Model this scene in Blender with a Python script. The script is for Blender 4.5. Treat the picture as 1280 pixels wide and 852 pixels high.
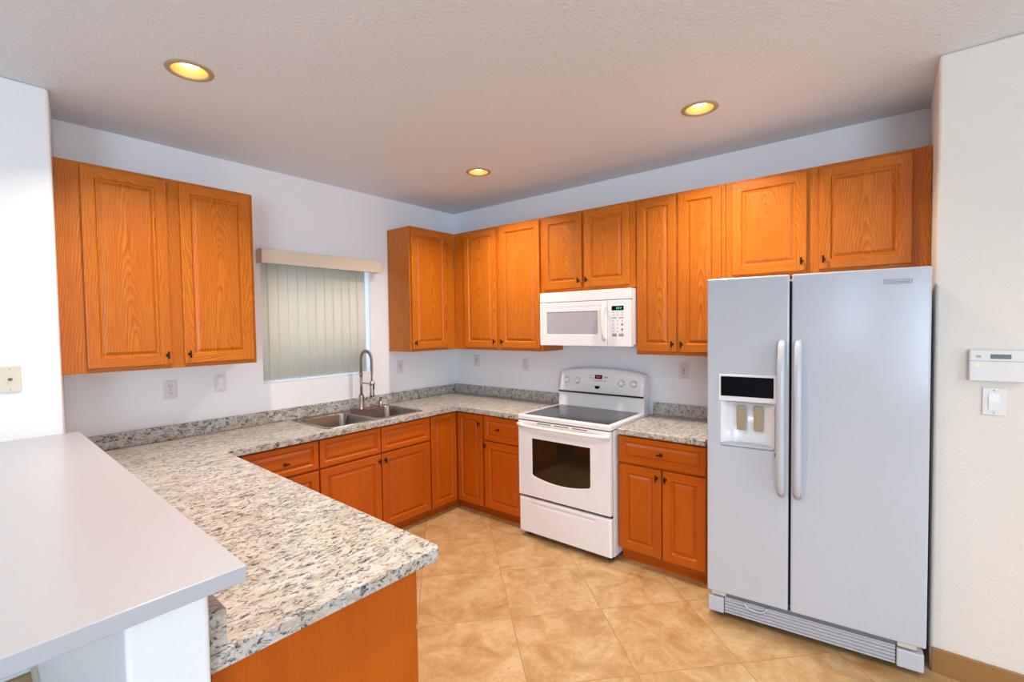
import bpy, bmesh, math, random
from mathutils import Vector, Matrix
random.seed(7)
for o in list(bpy.data.objects): bpy.data.objects.remove(o)
SC = bpy.context.scene; COL = SC.collection
R = math.radians
# ------------------------------------------------------------------ camera, world, lights, exposure
F, CX, CY, CZ, YAW, PITCH, ROLL = 592.75, -3.5489, -3.5788, 1.6135, 39.172, -1.9145, -0.8163
cd = bpy.data.cameras.new('camera'); cam = bpy.data.objects.new('camera', cd); COL.objects.link(cam)
cd.sensor_width = 36.0; cd.lens = F/1280*36.0; cd.clip_start = .02
cd.shift_x = 7.28/1280
yw, pt, rl = R(YAW), R(PITCH), R(ROLL)
fw = Vector((math.cos(pt)*math.cos(yw), math.cos(pt)*math.sin(yw), math.sin(pt)))
rt = Vector((math.sin(yw), -math.cos(yw), 0)); up = rt.cross(fw)
r2 = rt*math.cos(rl)+up*math.sin(rl); u2 = -rt*math.sin(rl)+up*math.cos(rl)
m = Matrix((r2, u2, -fw)).transposed().to_4x4(); m.translation = (CX, CY, CZ)
cam.matrix_world = m; SC.camera = cam
SC.view_settings.view_transform = 'Standard'; SC.view_settings.look = 'None'
SC.view_settings.gamma = 1.0; SC.view_settings.use_curve_mapping = False
SC.view_settings.exposure = 0.19

W = bpy.data.worlds.new('sky'); SC.world = W; W.use_nodes = True
W.node_tree.nodes['Background'].inputs[0].default_value = (.72, .86, 1, 1)
W.node_tree.nodes['Background'].inputs[1].default_value = 2.6

def area(name, loc, rot, sx, sy, power, col, spread=180):
    l = bpy.data.lights.new(name, 'AREA'); l.shape = 'RECTANGLE'; l.size = sx; l.size_y = sy
    l.energy = power; l.color = col; l.spread = R(spread)
    o = bpy.data.objects.new(name, l); COL.objects.link(o); o.location = loc; o.rotation_euler = rot
    return o
DAY = (.60, .81, 1.0)
# daylight through the sliding glass door behind the camera, and the window in the far left wall
area('daylight_rear', (-4.1, -9.9, 1.3), (R(118), 0, 0), 3.6, 2.2, 78, DAY)
area('daylight_side', (-7.3, -6.1, 1.35), (R(110), 0, R(-70)), 2.3, 1.7, 125, DAY)
area('daylight_sidelight', (-7.3, -4.22, 1.75), (R(90), 0, R(-90)), .22, 1.0, 9, DAY)
CAN_POWER = 15; CAN_COL = (1.0, .86, .71)

ZC = 2.778           # ceiling height
# ------------------------------------------------------------------ node helpers
def srgb(r, g, b):
    f = lambda c: ((c/255+.055)/1.055)**2.4 if c/255 > .04045 else c/255/12.92
    return (f(r), f(g), f(b), 1)
class NT:
    def __init__(s, name):
        s.m = bpy.data.materials.new(name); s.m.use_nodes = True; s.t = s.m.node_tree
        s.b = s.t.nodes['Principled BSDF']; s.out = s.t.nodes['Material Output']
    def n(s, typ, ins=None, **kw):
        nd = s.t.nodes.new('ShaderNode'+typ)
        for k, v in kw.items(): setattr(nd, k, v)
        for k, v in (ins or {}).items(): s.set(nd.inputs[k], v)
        return nd
    def set(s, sock, v):
        if isinstance(v, bpy.types.NodeSocket): s.t.links.new(v, sock)
        elif isinstance(v, bpy.types.Node): s.t.links.new(v.outputs[0], sock)
        else: sock.default_value = v
    def math(s, op, a, b=0.0, c=0.0):
        nd = s.n('Math', operation=op); s.set(nd.inputs[0], a); s.set(nd.inputs[1], b); s.set(nd.inputs[2], c); return nd.outputs[0]
    def ramp(s, fac, stops):
        nd = s.n('ValToRGB'); s.set(nd.inputs[0], fac); cr = nd.color_ramp
        while len(cr.elements) < len(stops): cr.elements.new(.5)
        for e, (p, c) in zip(cr.elements, stops): e.position = p; e.color = c if len(c) == 4 else (*c, 1)
        return nd.outputs[0]
    def mix(s, fac, a, b, mode='MIX'):
        nd = s.n('Mix', data_type='RGBA', blend_type=mode)
        s.set(nd.inputs[0], fac); s.set(nd.inputs[6], a); s.set(nd.inputs[7], b); return nd.outputs[2]
    def bump(s, h, strength, dist=.002):
        nd = s.n('Bump', {'Strength': strength, 'Distance': dist, 'Height': h}); s.set(s.b.inputs['Normal'], nd)
    def p(s, **kw):
        for k, v in kw.items():
            s.set(s.b.inputs[k.replace('_', ' ')], v)
        return s
def simple(name, col, rough=.5, metal=0.0, coat=0.0, **kw):
    t = NT(name); nz = t.n('TexNoise', {'Scale': 35.0, 'Detail': 3.0})
    c2 = (col[0]*.94, col[1]*.94, col[2]*.94, 1)
    t.p(Base_Color=t.mix(nz.outputs[0], col, c2), Roughness=rough, Metallic=metal)
    t.b.inputs['Coat Weight'].default_value = coat
    for k, v in kw.items(): t.set(t.b.inputs[k.replace('_', ' ')], v)
    return t.m

def paint(name, col, bump=.35, scale=95, dist=.004):
    t = NT(name); g = t.n('NewGeometry')
    nz = t.n('TexNoise', {'Vector': g.outputs['Position'], 'Scale': float(scale), 'Detail': 4.0, 'Roughness': .55})
    big = t.n('TexNoise', {'Vector': g.outputs['Position'], 'Scale': 2.0, 'Detail': 2.0})
    t.p(Base_Color=t.mix(big.outputs[0], col, (col[0]*.97, col[1]*.97, col[2]*.97, 1)), Roughness=.6)
    t.bump(nz.outputs[0], bump, dist)
    return t.m

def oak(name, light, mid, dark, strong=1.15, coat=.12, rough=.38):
    t = NT(name); uv = t.n('UVMap'); oi = t.n('ObjectInfo')
    sp = t.n('SeparateXYZ', {'Vector': uv.outputs[0]}); u, v = sp.outputs[0], sp.outputs[1]
    rnd = t.math('MULTIPLY', oi.outputs['Random'], 37.0)
    # slow wobble of the grain
    vec = t.n('CombineXYZ', {'X': t.math('MULTIPLY', u, 5.0), 'Y': t.math('MULTIPLY', v, 1.3), 'Z': rnd})
    wob = t.n('TexNoise', {'Vector': vec.outputs[0], 'Scale': 1.0, 'Detail': 2.0})
    w = t.math('MULTIPLY', t.math('SUBTRACT', wob.outputs[0], .5), .16)
    uu = t.math('ADD', u, t.math('MULTIPLY', t.math('SUBTRACT', oi.outputs['Random'], .5), .05))
    uu = t.math('ADD', uu, t.math('MULTIPLY', w, .35))
    rad = t.math('SQRT', t.math('ADD', t.math('MULTIPLY', uu, uu), .0007))
    vv = t.math('ADD', t.math('MULTIPLY', v, .085), w)
    rr = t.math('ADD', rad, vv)
    vec2 = t.n('CombineXYZ', {'X': t.math('MULTIPLY', u, 160.0), 'Y': t.math('MULTIPLY', v, 7.0), 'Z': rnd})
    fine = t.n('TexNoise', {'Vector': vec2.outputs[0], 'Scale': 1.0, 'Detail': 3.0, 'Roughness': .6})
    ph = t.math('ADD', t.math('MULTIPLY', rr, 92.0), t.math('MULTIPLY', fine.outputs[0], .35))
    saw = t.math('FRACT', ph)
    band = t.ramp(saw, [(0, (.12,)*3), (.35, (.0,)*3), (.8, (.55,)*3), (.93, (1,)*3), (1, (.12,)*3)])
    pores = t.ramp(fine.outputs[0], [(.42, (0,)*3), (.68, (1,)*3)])
    c = t.mix(t.math('MULTIPLY', band, .54*strong), light, dark)
    c = t.mix(t.math('MULTIPLY', pores, .30*strong), c, dark)
    vec3 = t.n('CombineXYZ', {'X': t.math('MULTIPLY', u, 14.0), 'Y': t.math('MULTIPLY', v, 1.6), 'Z': rnd})
    big = t.n('TexNoise', {'Vector': vec3.outputs[0], 'Scale': 1.0, 'Detail': 2.0})
    c = t.mix(t.ramp(big.outputs[0], [(.35, (0,)*3), (.7, (.55,)*3)]), c, mid)
    tint = t.math('ADD', t.math('MULTIPLY', oi.outputs['Random'], .16), .92)
    hs = t.n('HueSaturation', {'Color': c, 'Value': tint, 'Saturation': 1.0, 'Hue': .5})
    t.p(Base_Color=hs, Roughness=rough); t.b.inputs['Specular IOR Level'].default_value = .3; t.b.inputs['Coat Weight'].default_value = coat; t.b.inputs['Coat Roughness'].default_value = .25
    t.bump(t.math('SUBTRACT', 1.0, t.math('MULTIPLY', pores, .6)), .12, .001)
    return t.m

def granite(name):
    t = NT(name); g = t.n('NewGeometry')
    mp = t.n('Mapping', {'Vector': g.outputs['Position']}); mp.inputs['Rotation'].default_value = (0, 0, R(28)); mp.inputs['Scale'].default_value = (1.0, 1.8, 1.4)
    P = mp.outputs[0]
    big = t.n('TexNoise', {'Vector': P, 'Scale': 5.0, 'Detail': 4.0, 'Roughness': .6, 'Distortion': .6})
    med = t.n('TexNoise', {'Vector': P, 'Scale': 14.0, 'Detail': 7.0, 'Roughness': .72, 'Distortion': .9})
    med2 = t.n('TexNoise', {'Vector': P, 'Scale': 29.0, 'Detail': 6.0, 'Roughness': .7, 'Distortion': 1.2})
    vo = t.n('TexVoronoi', {'Vector': P, 'Scale': 60.0, 'Randomness': 1.0})
    fine = t.n('TexNoise', {'Vector': P, 'Scale': 80.0, 'Detail': 3.0, 'Roughness': .7})
    base = t.ramp(big.outputs[0], [(.32, srgb(194, 184, 164)), (.5, srgb(198, 198, 196)), (.68, srgb(178, 168, 150))])
    c = t.mix(t.ramp(med.outputs[0], [(.46, (0,)*3), (.64, (.85,)*3)]), base, srgb(164, 144, 124))
    c = t.mix(t.ramp(med2.outputs[0], [(.49, (0,)*3), (.66, (.8,)*3)]), c, srgb(126, 130, 142))
    dk = t.math('MULTIPLY', t.ramp(med2.outputs[0], [(.50, (0,)*3), (.58, (1,)*3)]), t.ramp(fine.outputs[0], [(.42, (0,)*3), (.54, (1,)*3)]))
    c = t.mix(dk, c, srgb(52, 52, 60))
    wh = t.ramp(vo.outputs['Distance'], [(.12, (.4,)*3), (.3, (0,)*3)])
    c = t.mix(wh, c, srgb(222, 218, 210))
    t.p(Base_Color=c, Roughness=.33); t.b.inputs['Coat Weight'].default_value = .15
    return t.m

def tilefloor(name):
    t = NT(name); g = t.n('NewGeometry')
    mp = t.n('Mapping', {'Vector': g.outputs['Position']}, vector_type='TEXTURE')
    mp.inputs['Location'].default_value = (-1.205, -1.592, 0); mp.inputs['Rotation'].default_value = (0, 0, R(-43.2))
    mp.inputs['Scale'].default_value = (.511, .511, .511)
    sp = t.n('SeparateXYZ', {'Vector': mp.outputs[0]})
    def edge(s): 
        f = t.math('FRACT', t.math('ADD', s, 100.0)); return t.math('MINIMUM', f, t.math('SUBTRACT', 1.0, f))
    e = t.math('MINIMUM', edge(sp.outputs[0]), edge(sp.outputs[1]))
    grout = t.ramp(e, [(.0028, (1,)*3), (.0062, (0,)*3)])
    cell = t.n('CombineXYZ', {'X': t.math('FLOOR', sp.outputs[0]), 'Y': t.math('FLOOR', sp.outputs[1])})
    wn = t.n('TexWhiteNoise', {'Vector': cell.outputs[0]}, noise_dimensions='3D')
    off = t.n('VectorMath', {0: g.outputs['Position'], 1: t.n('VectorMath', {0: wn.outputs['Color'], 1: (9, 9, 9)}, operation='MULTIPLY').outputs[0]}, operation='ADD')
    n1 = t.n('TexNoise', {'Vector': off.outputs[0], 'Scale': 6.0, 'Detail': 9.0, 'Roughness': .7, 'Distortion': .5})
    n2 = t.n('TexNoise', {'Vector': off.outputs[0], 'Scale': 7.0, 'Detail': 7.0, 'Roughness': .7, 'Distortion': .8})
    n3 = t.n('TexNoise', {'Vector': off.outputs[0], 'Scale': 60.0, 'Detail': 3.0, 'Roughness': .6})
    c = t.ramp(n1.outputs[0], [(.32, srgb(162, 122, 76)), (.5, srgb(187, 152, 106)), (.66, srgb(202, 174, 133))])
    vein = t.ramp(t.math('ABSOLUTE', t.math('SUBTRACT', n2.outputs[0], .5)), [(.0, (.4,)*3), (.025, (0,)*3)])
    c = t.mix(vein, c, srgb(172, 118, 66))
    c = t.mix(t.ramp(n3.outputs[0], [(.6, (0,)*3), (.75, (.5,)*3)]), c, srgb(160, 114, 70))
    c = t.mix(grout, c, srgb(168, 126, 82))
    t.p(Base_Color=c, Roughness=t.mix(grout, (.34,)*3+(1,), (.8,)*3+(1,)))
    t.bump(t.math('SUBTRACT', 1.0, grout), .5, .002)
    return t.m

M = {}
M['wall'] = paint('white_wall_paint', srgb(243, 244, 248))
M['wall_cream'] = paint('cream_wall_paint', srgb(232, 222, 212), .5)
M['ceiling'] = paint('ceiling_paint', srgb(230, 236, 243), 1.0, 58, .0055)
M['oak'] = oak('oak_veneer', srgb(212, 122, 26), srgb(192, 92, 12), srgb(122, 46, 3))
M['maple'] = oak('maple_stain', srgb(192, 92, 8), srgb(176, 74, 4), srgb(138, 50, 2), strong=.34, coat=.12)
M['granite'] = granite('speckled_laminate')
M['tile'] = tilefloor('travertine_tile')
M['bar'] = simple('cream_laminate', srgb(184, 186, 194), .30)
M['white'] = simple('white_enamel', srgb(240, 238, 240), .22, coat=.3)
M['fridge'] = simple('white_fridge_enamel', srgb(196, 199, 208), .17, coat=.0)
M['offwhite'] = simple('offwhite_plastic', srgb(240, 232, 224), .35)
M['plate'] = simple('white_plastic_plate', srgb(230, 226, 224), .4)
M['almond'] = simple('almond_plastic', srgb(222, 216, 196), .45)
M['grey'] = simple('grey_plastic', srgb(120, 120, 126), .5)
M['lightgrey'] = simple('light_grey_plastic', srgb(186, 186, 192), .45)
M['dark'] = simple('dark_slot', srgb(24, 24, 28), .6)
M['navy'] = simple('dark_gasket', srgb(34, 40, 66), .7)
M['bronze'] = simple('dark_bronze', srgb(40, 28, 22), .4, .6)
M['brass'] = simple('antique_brass_trim', srgb(186, 160, 122), .5, .0)
M['reflector'] = simple('gold_reflector', srgb(224, 176, 92), .4, .0)
M['steel'] = simple('brushed_steel', srgb(150, 144, 138), .24, 1.0)
M['nickel'] = simple('brushed_nickel', srgb(170, 160, 150), .3, 1.0)
M['glasstop'] = simple('black_ceramic_glass', srgb(30, 34, 44), .14, coat=.1)
M['panel'] = simple('black_glossy_panel', srgb(4, 4, 12), .35, Specular_IOR_Level=.12)
M['ovenglass'] = simple('dark_oven_glass', srgb(30, 26, 16), .08, coat=.5)
M['mwglass'] = simple('grey_microwave_screen', srgb(176, 174, 182), .35)
M['paddle'] = simple('tan_dispenser_paddle', srgb(168, 152, 124), .5)
M['ink'] = simple('printed_marking', srgb(128, 128, 138), .6)
M['valance'] = simple('cream_valance_vinyl', srgb(232, 218, 196), .4)
M['frame'] = simple('white_window_frame', srgb(225, 228, 230), .4)
M['basetile'] = simple('brown_tile_baseboard', srgb(160, 114, 64), .4)
M['basewhite'] = simple('cream_baseboard', srgb(226, 216, 196), .45)
def emis(name, col, st):
    t = NT(name); t.p(Base_Color=col, Emission_Color=col, Emission_Strength=st); return t.m
M['bulb'] = emis('lit_bulb', (1, .92, .80, 1), 4.2)
M['led'] = emis('green_led', (.35, 1, .1, 1), 1.2)
M['reddisp'] = emis('red_clock_digits', (.35, .03, .01, 1), .25)
M['greendisp'] = emis('green_clock_digits', (.05, .45, .25, 1), .45)
# translucent blind vinyl
t = NT('blind_vinyl'); tr = t.n('BsdfTranslucent', {'Color': srgb(244, 240, 228)}); mx = t.n('MixShader', {0: .28})
t.p(Base_Color=srgb(242, 238, 226), Roughness=.5); t.t.links.new(t.b.outputs[0], mx.inputs[1]); t.t.links.new(tr.outputs[0], mx.inputs[2]); t.t.links.new(mx.outputs[0], t.out.inputs[0])
M['blind'] = t.m
t = NT('window_glass'); tp = t.n('BsdfTransparent', {'Color': (.93, .96, .97, 1)}); gl = t.n('BsdfGlossy', {'Roughness': .02}); mx = t.n('MixShader', {0: .08})
t.t.links.new(tp.outputs[0], mx.inputs[1]); t.t.links.new(gl.outputs[0], mx.inputs[2]); t.t.links.new(mx.outputs[0], t.out.inputs[0])
M['glass'] = t.m

# ------------------------------------------------------------------ mesh helpers
def newbm():
    bm = bmesh.new(); bm.loops.layers.uv.new('UVMap'); return bm
def set_uv(bm, faces, grain='z', off=None, centre=(0, 0, 0)):
    uvl = bm.loops.layers.uv.active
    if off is None: off = (random.uniform(.2, .5)*random.choice((-1, 1)), random.uniform(0, 3))
    gi = 'xyz'.index(grain)
    for f in faces:
        f.normal_update(); n = f.normal; ax = [abs(n.x), abs(n.y), abs(n.z)]; k = ax.index(max(ax))
        oth = [i for i in range(3) if i != k]
        if gi in oth: al = gi; ac = [i for i in oth if i != gi][0]
        else: ac, al = oth
        for l in f.loops:
            c = l.vert.co; l[uvl].uv = (c[ac]-centre[ac]+off[0], c[al]-centre[al]+off[1])
def box(bm, x0, x1, y0, y1, z0, z1, bev=0.0, grain='z', seg=2, off=None):
    x0, x1 = sorted((x0, x1)); y0, y1 = sorted((y0, y1)); z0, z1 = sorted((z0, z1))
    r = bmesh.ops.create_cube(bm, size=1.0); vs = r['verts']
    for v in vs:
        v.co = Vector(((x0+x1)/2+v.co.x*(x1-x0), (y0+y1)/2+v.co.y*(y1-y0), (z0+z1)/2+v.co.z*(z1-z0)))
    fs = list({f for v in vs for f in v.link_faces})
    if bev > 0:
        es = list({e for v in vs for e in v.link_edges})
        rr = bmesh.ops.bevel(bm, geom=es, offset=min(bev, .49*min(x1-x0, y1-y0, z1-z0)), segments=seg, affect='EDGES', profile=.5)
        vs2 = set(rr['verts']); 
        fs = list({f for v in vs2 for f in v.link_faces})
    set_uv(bm, fs, grain, off)
    return fs
def prism(bm, pts, z0, z1, axis='z'):
    """closed outline pts (2D), extruded along axis from z0 to z1"""
    def P(a, b, c): return {'z': (a, b, c), 'y': (a, c, b), 'x': (c, a, b)}[axis]
    lo = [bm.verts.new(P(*p, z0)) for p in pts]; hi = [bm.verts.new(P(*p, z1)) for p in pts]
    fs = [bm.faces.new(lo[::-1]), bm.faces.new(hi)]
    n = len(pts)
    for i in range(n): fs.append(bm.faces.new((lo[i], lo[(i+1) % n], hi[(i+1) % n], hi[i])))
    bmesh.ops.recalc_face_normals(bm, faces=fs); set_uv(bm, fs, 'z'); return fs
def tube(bm, pts, rad, n=12, caps=True):
    pts = [Vector(p) for p in pts]; rads = rad if isinstance(rad, (list, tuple)) else [rad]*len(pts)
    rings = []; prev = None
    for i, p in enumerate(pts):
        d = (pts[min(i+1, len(pts)-1)]-pts[max(i-1, 0)]).normalized()
        if prev is None:
            a = Vector((0, 0, 1)) if abs(d.z) < .9 else Vector((1, 0, 0)); x = d.cross(a).normalized()
        else: x = (prev-d*prev.dot(d)).normalized()
        prev = x; y = d.cross(x)
        rings.append([bm.verts.new(p+(x*math.cos(2*math.pi*k/n)+y*math.sin(2*math.pi*k/n))*rads[i]) for k in range(n)])
    fs = []
    for a, b in zip(rings, rings[1:]):
        for k in range(n): fs.append(bm.faces.new((a[k], a[(k+1) % n], b[(k+1) % n], b[k])))
    if caps: fs += [bm.faces.new(rings[0][::-1]), bm.faces.new(rings[-1])]
    for f in fs: f.smooth = True
    bmesh.ops.recalc_face_normals(bm, faces=fs)
    set_uv(bm, fs, 'z'); return fs
def lathe(bm, prof, centre=(0, 0, 0), axis='z', n=40, caps=False):
    rings = []
    for r_, h in prof:
        ring = []
        for k in range(n):
            a = 2*math.pi*k/n; c, s = r_*math.cos(a), r_*math.sin(a)
            q = {'z': (c, s, h), 'y': (c, h, s), 'x': (h, c, s)}[axis]
            ring.append(bm.verts.new(Vector(centre)+Vector(q)))
        rings.append(ring)
    fs = []
    for a, b in zip(rings, rings[1:]):
        for k in range(n): fs.append(bm.faces.new((a[k], a[(k+1) % n], b[(k+1) % n], b[k])))
    if caps: fs += [bm.faces.new(rings[0][::-1]), bm.faces.new(rings[-1])]
    for f in fs: f.smooth = True
    bmesh.ops.recalc_face_normals(bm, faces=fs); return fs
def obj(name, bm, mat, parent=None, loc=None, rotz=0, bevel=0, smooth=False, tri=False):
    me = bpy.data.meshes.new(name)
    if smooth:
        for f in bm.faces: f.smooth = True
    bm.to_mesh(me); bm.free()
    o = bpy.data.objects.new(name, me); COL.objects.link(o)
    me.materials.append(M[mat] if isinstance(mat, str) else mat)
    if parent: o.parent = parent
    if loc: o.location = loc
    if rotz: o.rotation_euler = (0, 0, rotz)
    if bevel:
        b = o.modifiers.new('bevel', 'BEVEL'); b.width = bevel; b.segments = 3; b.limit_method = 'ANGLE'; b.angle_limit = R(40)
    return o
def thing(name, label, cat, loc=(0, 0, 0), rotz=0, group=None):
    o = bpy.data.objects.new(name, None); COL.objects.link(o); o.empty_display_size = .05
    o.location = loc; o.rotation_euler = (0, 0, rotz); o['label'] = label; o['category'] = cat
    if group: o['group'] = group
    return o
def tag(o, label, cat, group=None):
    o['label'] = label; o['category'] = cat
    if group: o['group'] = group
    return o
def struct(name, bm, mat, **kw):
    o = obj(name, bm, mat, **kw); o['kind'] = 'structure'; return o
def dup(root, loc, rotz, label, group=None):
    r = root.copy(); COL.objects.link(r); r.location = loc; r.rotation_euler = (0, 0, rotz); r['label'] = label
    if group: r['group'] = group
    for ch in list(root.children):
        c = ch.copy(); COL.objects.link(c); c.parent = r
        for g in list(ch.children):
            d = g.copy(); COL.objects.link(d); d.parent = c
    return r
def textmesh(name, body, size, mat, parent, loc, rot, extrude=.0004, font_scale_x=1.0, align='CENTER'):
    cu = bpy.data.curves.new(name, 'FONT'); cu.body = body; cu.size = size; cu.extrude = extrude; cu.align_x = align; cu.align_y = 'CENTER'
    tmp = bpy.data.objects.new(name, cu); COL.objects.link(tmp)
    dg = bpy.context.evaluated_depsgraph_get(); me = bpy.data.meshes.new_from_object(tmp.evaluated_get(dg))
    bpy.data.objects.remove(tmp)
    o = bpy.data.objects.new(name, me); COL.objects.link(o); me.materials.clear(); me.materials.append(M[mat])
    o.parent = parent; o.location = loc; o.rotation_euler = rot; o.scale = (font_scale_x, 1, 1)
    return o
RB = R(-90)    # units on the right-hand wall: local x runs along world -y, local front (-y) faces world -x

# ------------------------------------------------------------------ room shell
WX, WY = -.673, -3.728       # right-hand return: wall face x, return y
LX, LY = -3.131, -.425       # left-hand return corner
BX, BY = -7.4, -10.0          # far left wall, rear wall
bm = newbm(); box(bm, BX-.1, .1, BY-.1, .1, -.1, 0); struct('floor', bm, 'tile')
CANS = [(-2.752, -1.114), (-.846, -1.128), (-.835, -2.752), (-2.752, -2.752), (-1.6, -5.3)]
bm = newbm()
def loop_edges(bm, pts, z):
    vs = [bm.verts.new((x, y, z)) for x, y in pts]
    return [bm.edges.new((vs[i], vs[(i+1) % len(vs)])) for i in range(len(vs))]
CR = .078
es = loop_edges(bm, [(BX-.1, BY-.1), (.1, BY-.1), (.1, .1), (BX-.1, .1)], ZC)
for x, y in CANS: es += loop_edges(bm, [(x+CR*math.cos(a*math.pi/18), y+CR*math.sin(a*math.pi/18)) for a in range(36)], ZC)
bmesh.ops.triangle_fill(bm, edges=es, use_beauty=True, normal=(0, 0, -1))
ext = bmesh.ops.extrude_face_region(bm, geom=bm.faces[:])
bmesh.ops.translate(bm, verts=[v for v in ext['geom'] if isinstance(v, bmesh.types.BMVert)], vec=(0, 0, .015))
bmesh.ops.recalc_face_normals(bm, faces=bm.faces[:])
struct('ceiling', bm, 'ceiling')
# kitchen wall with the window (y = 0)
WNX0, WNX1, WNZ0, WNZ1 = -1.985, -1.05, 1.205, 2.12
bm = newbm(); T = .16
box(bm, -3.4, WNX0, 0, T, 0, ZC); box(bm, WNX1, .16, 0, T, 0, ZC)
box(bm, WNX0, WNX1, 0, T, 0, WNZ0); box(bm, WNX0, WNX1, 0, T, WNZ1, ZC)
struct('wall_back', bm, 'wall')
bm = newbm(); box(bm, 0, .16, WY-.2, 0, 0, ZC); struct('wall_right', bm, 'wall')
# left-hand wall block (front face y = LY), with slanted return back to the kitchen wall
bm = newbm(); prism(bm, [(LX, LY), (-3.064, 0), (-3.2, 0), (BX, -.02), (BX, LY)], 0, ZC); struct('wall_left', bm, 'wall', bevel=.012)
# right-hand wall block (front face x = WX)
bm = newbm(); box(bm, WX, -.001, BY, WY, 0, ZC); struct('wall_front', bm, 'wall_cream', bevel=.012)
# rear wall with sliding door opening
bm = newbm()
box(bm, BX, -6.0, BY-.1, BY, 0, ZC); box(bm, -2.2, WX, BY-.1, BY, 0, ZC); box(bm, -6.0, -2.2, BY-.1, BY, 2.35, ZC)
struct('wall_rear', bm, 'wall')
bm = newbm()
for x in (-6.0, -4.14, -2.28): box(bm, x, x+.08, BY-.09, BY-.03, 0, 2.35)
box(bm, -6.0, -2.2, BY-.09, BY-.03, 0, .08); box(bm, -6.0, -2.2, BY-.09, BY-.03, 2.27, 2.35)
d1 = struct('door_1', bm, 'frame')
# far left wall with a window and a narrow sidelight
bm = newbm()
for y0_, y1_ in ((BY, -7.4), (-5.0, -4.35), (-4.09, -.02)): box(bm, BX-.1, BX, y0_, y1_, 0, ZC)
for y0_, y1_, za, zb in ((-7.4, -5.0, .45, 2.25), (-4.35, -4.09, 1.2, 2.3)):
    box(bm, BX-.1, BX, y0_, y1_, 0, za); box(bm, BX-.1, BX, y0_, y1_, zb, ZC)
struct('wall_side', bm, 'wall')
bm = newbm()
for y in (-7.4, -6.23, -5.06): box(bm, BX-.09, BX-.03, y, y+.06, .45, 2.25)
box(bm, BX-.09, BX-.03, -7.4, -5.0, .45, .51); box(bm, BX-.09, BX-.03, -7.4, -5.0, 2.19, 2.25)
struct('window_2', bm, 'frame')
bm = newbm()
for y in (-4.35, -4.115): box(bm, BX-.09, BX-.03, y, y+.025, 1.2, 2.3)
for z in (1.2, 2.275): box(bm, BX-.09, BX-.03, -4.325, -4.115, z, z+.025)
struct('window_3', bm, 'frame')
# kitchen window
w = bpy.data.objects.new('window_1', None); COL.objects.link(w); w['kind'] = 'structure'; w.location = (-1.5, .13, 1.2)
bm = newbm()
y0, y1 = -.02, .02; X0, X1, Z0, Z1 = WNX0+1.5, WNX1+1.5, WNZ0-1.2, WNZ1-1.2
box(bm, X0, X0+.045, y0, y1, Z0, Z1, .004); box(bm, X1-.045, X1, y0, y1, Z0, Z1, .004)
box(bm, X0+.04, X1-.04, y0, y1, Z0, Z0+.045, .004); box(bm, X0+.04, X1-.04, y0, y1, Z1-.045, Z1, .004)
box(bm, X0+.04, X1-.04, y0-.005, y1, (Z0+Z1)/2-.022, (Z0+Z1)/2+.022, .004)
obj('window_frame', bm, 'frame', w)
bm = newbm(); box(bm, X0+.04, X1-.04, -.004, .004, Z0+.04, Z1-.04); obj('pane', bm, 'glass', w)
bm = newbm(); box(bm, X0-.0, X1+.0, -.125, -.02, Z0, Z0+.012, .003); obj('window_sill', bm, 'frame', w)
# baseboards
bm = newbm(); box(bm, WX-.012, WX, BY+.01, WY-.004, 0, .112, .003); struct('baseboard_right', bm, 'basetile')
# half wall carrying the bar
HX0, HX1, HY = -3.333, -3.192, -2.48
bm = newbm(); prism(bm, [(HX1, HY), (LX-.002, LY-.001), (LX-.141, LY-.001), (HX0, HY)], 0, 1.078); struct('wall_half', bm, 'wall', bevel=.010)
bm = newbm(); prism(bm, [(HX0-.012, HY-.0), (HX0-.001, HY-.0), (LX-.142, LY-.002), (LX-.154, LY-.002)], 0, .10); struct('baseboard_left', bm, 'basewhite')

# ------------------------------------------------------------------ cabinet parts
def door_mesh(w, h, fr=.058, t=.02, butt=True, raised=True, slope=.014, grain='z'):
    """origin at lower-left of the back plane; front faces -y"""
    bm = newbm()
    def rect(i, y): return [Vector((i, -y, i)), Vector((w-i, -y, i)), Vector((w-i, -y, h-i)), Vector((i, -y, h-i))]
    rings = [(0, 0), (0, t-.005), (.0015, t-.0015), (.005, t), (fr-.004, t), (fr, t-.006), (fr+.004, t-.010), (fr+.010, t-.011), (fr+.010+slope, t-.003), (fr+.013+slope, t-.002)]
    soff = [(random.uniform(.2, .45)*random.choice((-1, 1)), random.uniform(0, 4)) for _ in range(4)]
    poff = (-w/2, random.uniform(0, 3))
    V = [[bm.verts.new(c) for c in rect(*r)] for r in rings]
    for k in range(len(rings)-1):
        a, b = V[k], V[k+1]
        for s in range(4):   # 0 bottom, 1 right, 2 top, 3 left
            f = bm.faces.new((a[s], a[(s+1) % 4], b[(s+1) % 4], b[s]))
            panel = k >= 6
            if panel: set_uv(bm, [f], grain, poff)
            else: set_uv(bm, [f], ('x' if s in (0, 2) else 'z'), soff[s])
            if butt and k == 3: bm.faces.remove(f)
    if butt:    # full-height stiles, rails between them
        i, j = rings[3][0], rings[4][0]
        for (x0, x1, z0, z1, g, s) in ((i, j, i, h-i, 'z', 3), (w-j, w-i, i, h-i, 'z', 1), (j, w-j, i, j, 'x', 0), (j, w-j, h-j, h-i, 'x', 2)):
            vs = [bm.verts.new((x0, -t, z0)), bm.verts.new((x1, -t, z0)), bm.verts.new((x1, -t, z1)), bm.verts.new((x0, -t, z1))]
            set_uv(bm, [bm.faces.new(vs)], g, soff[s])
    set_uv(bm, [bm.faces.new(V[-1])], grain, poff)
    set_uv(bm, [bm.faces.new(V[0][::-1])], 'z')
    bm.normal_update()
    return bm
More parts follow.
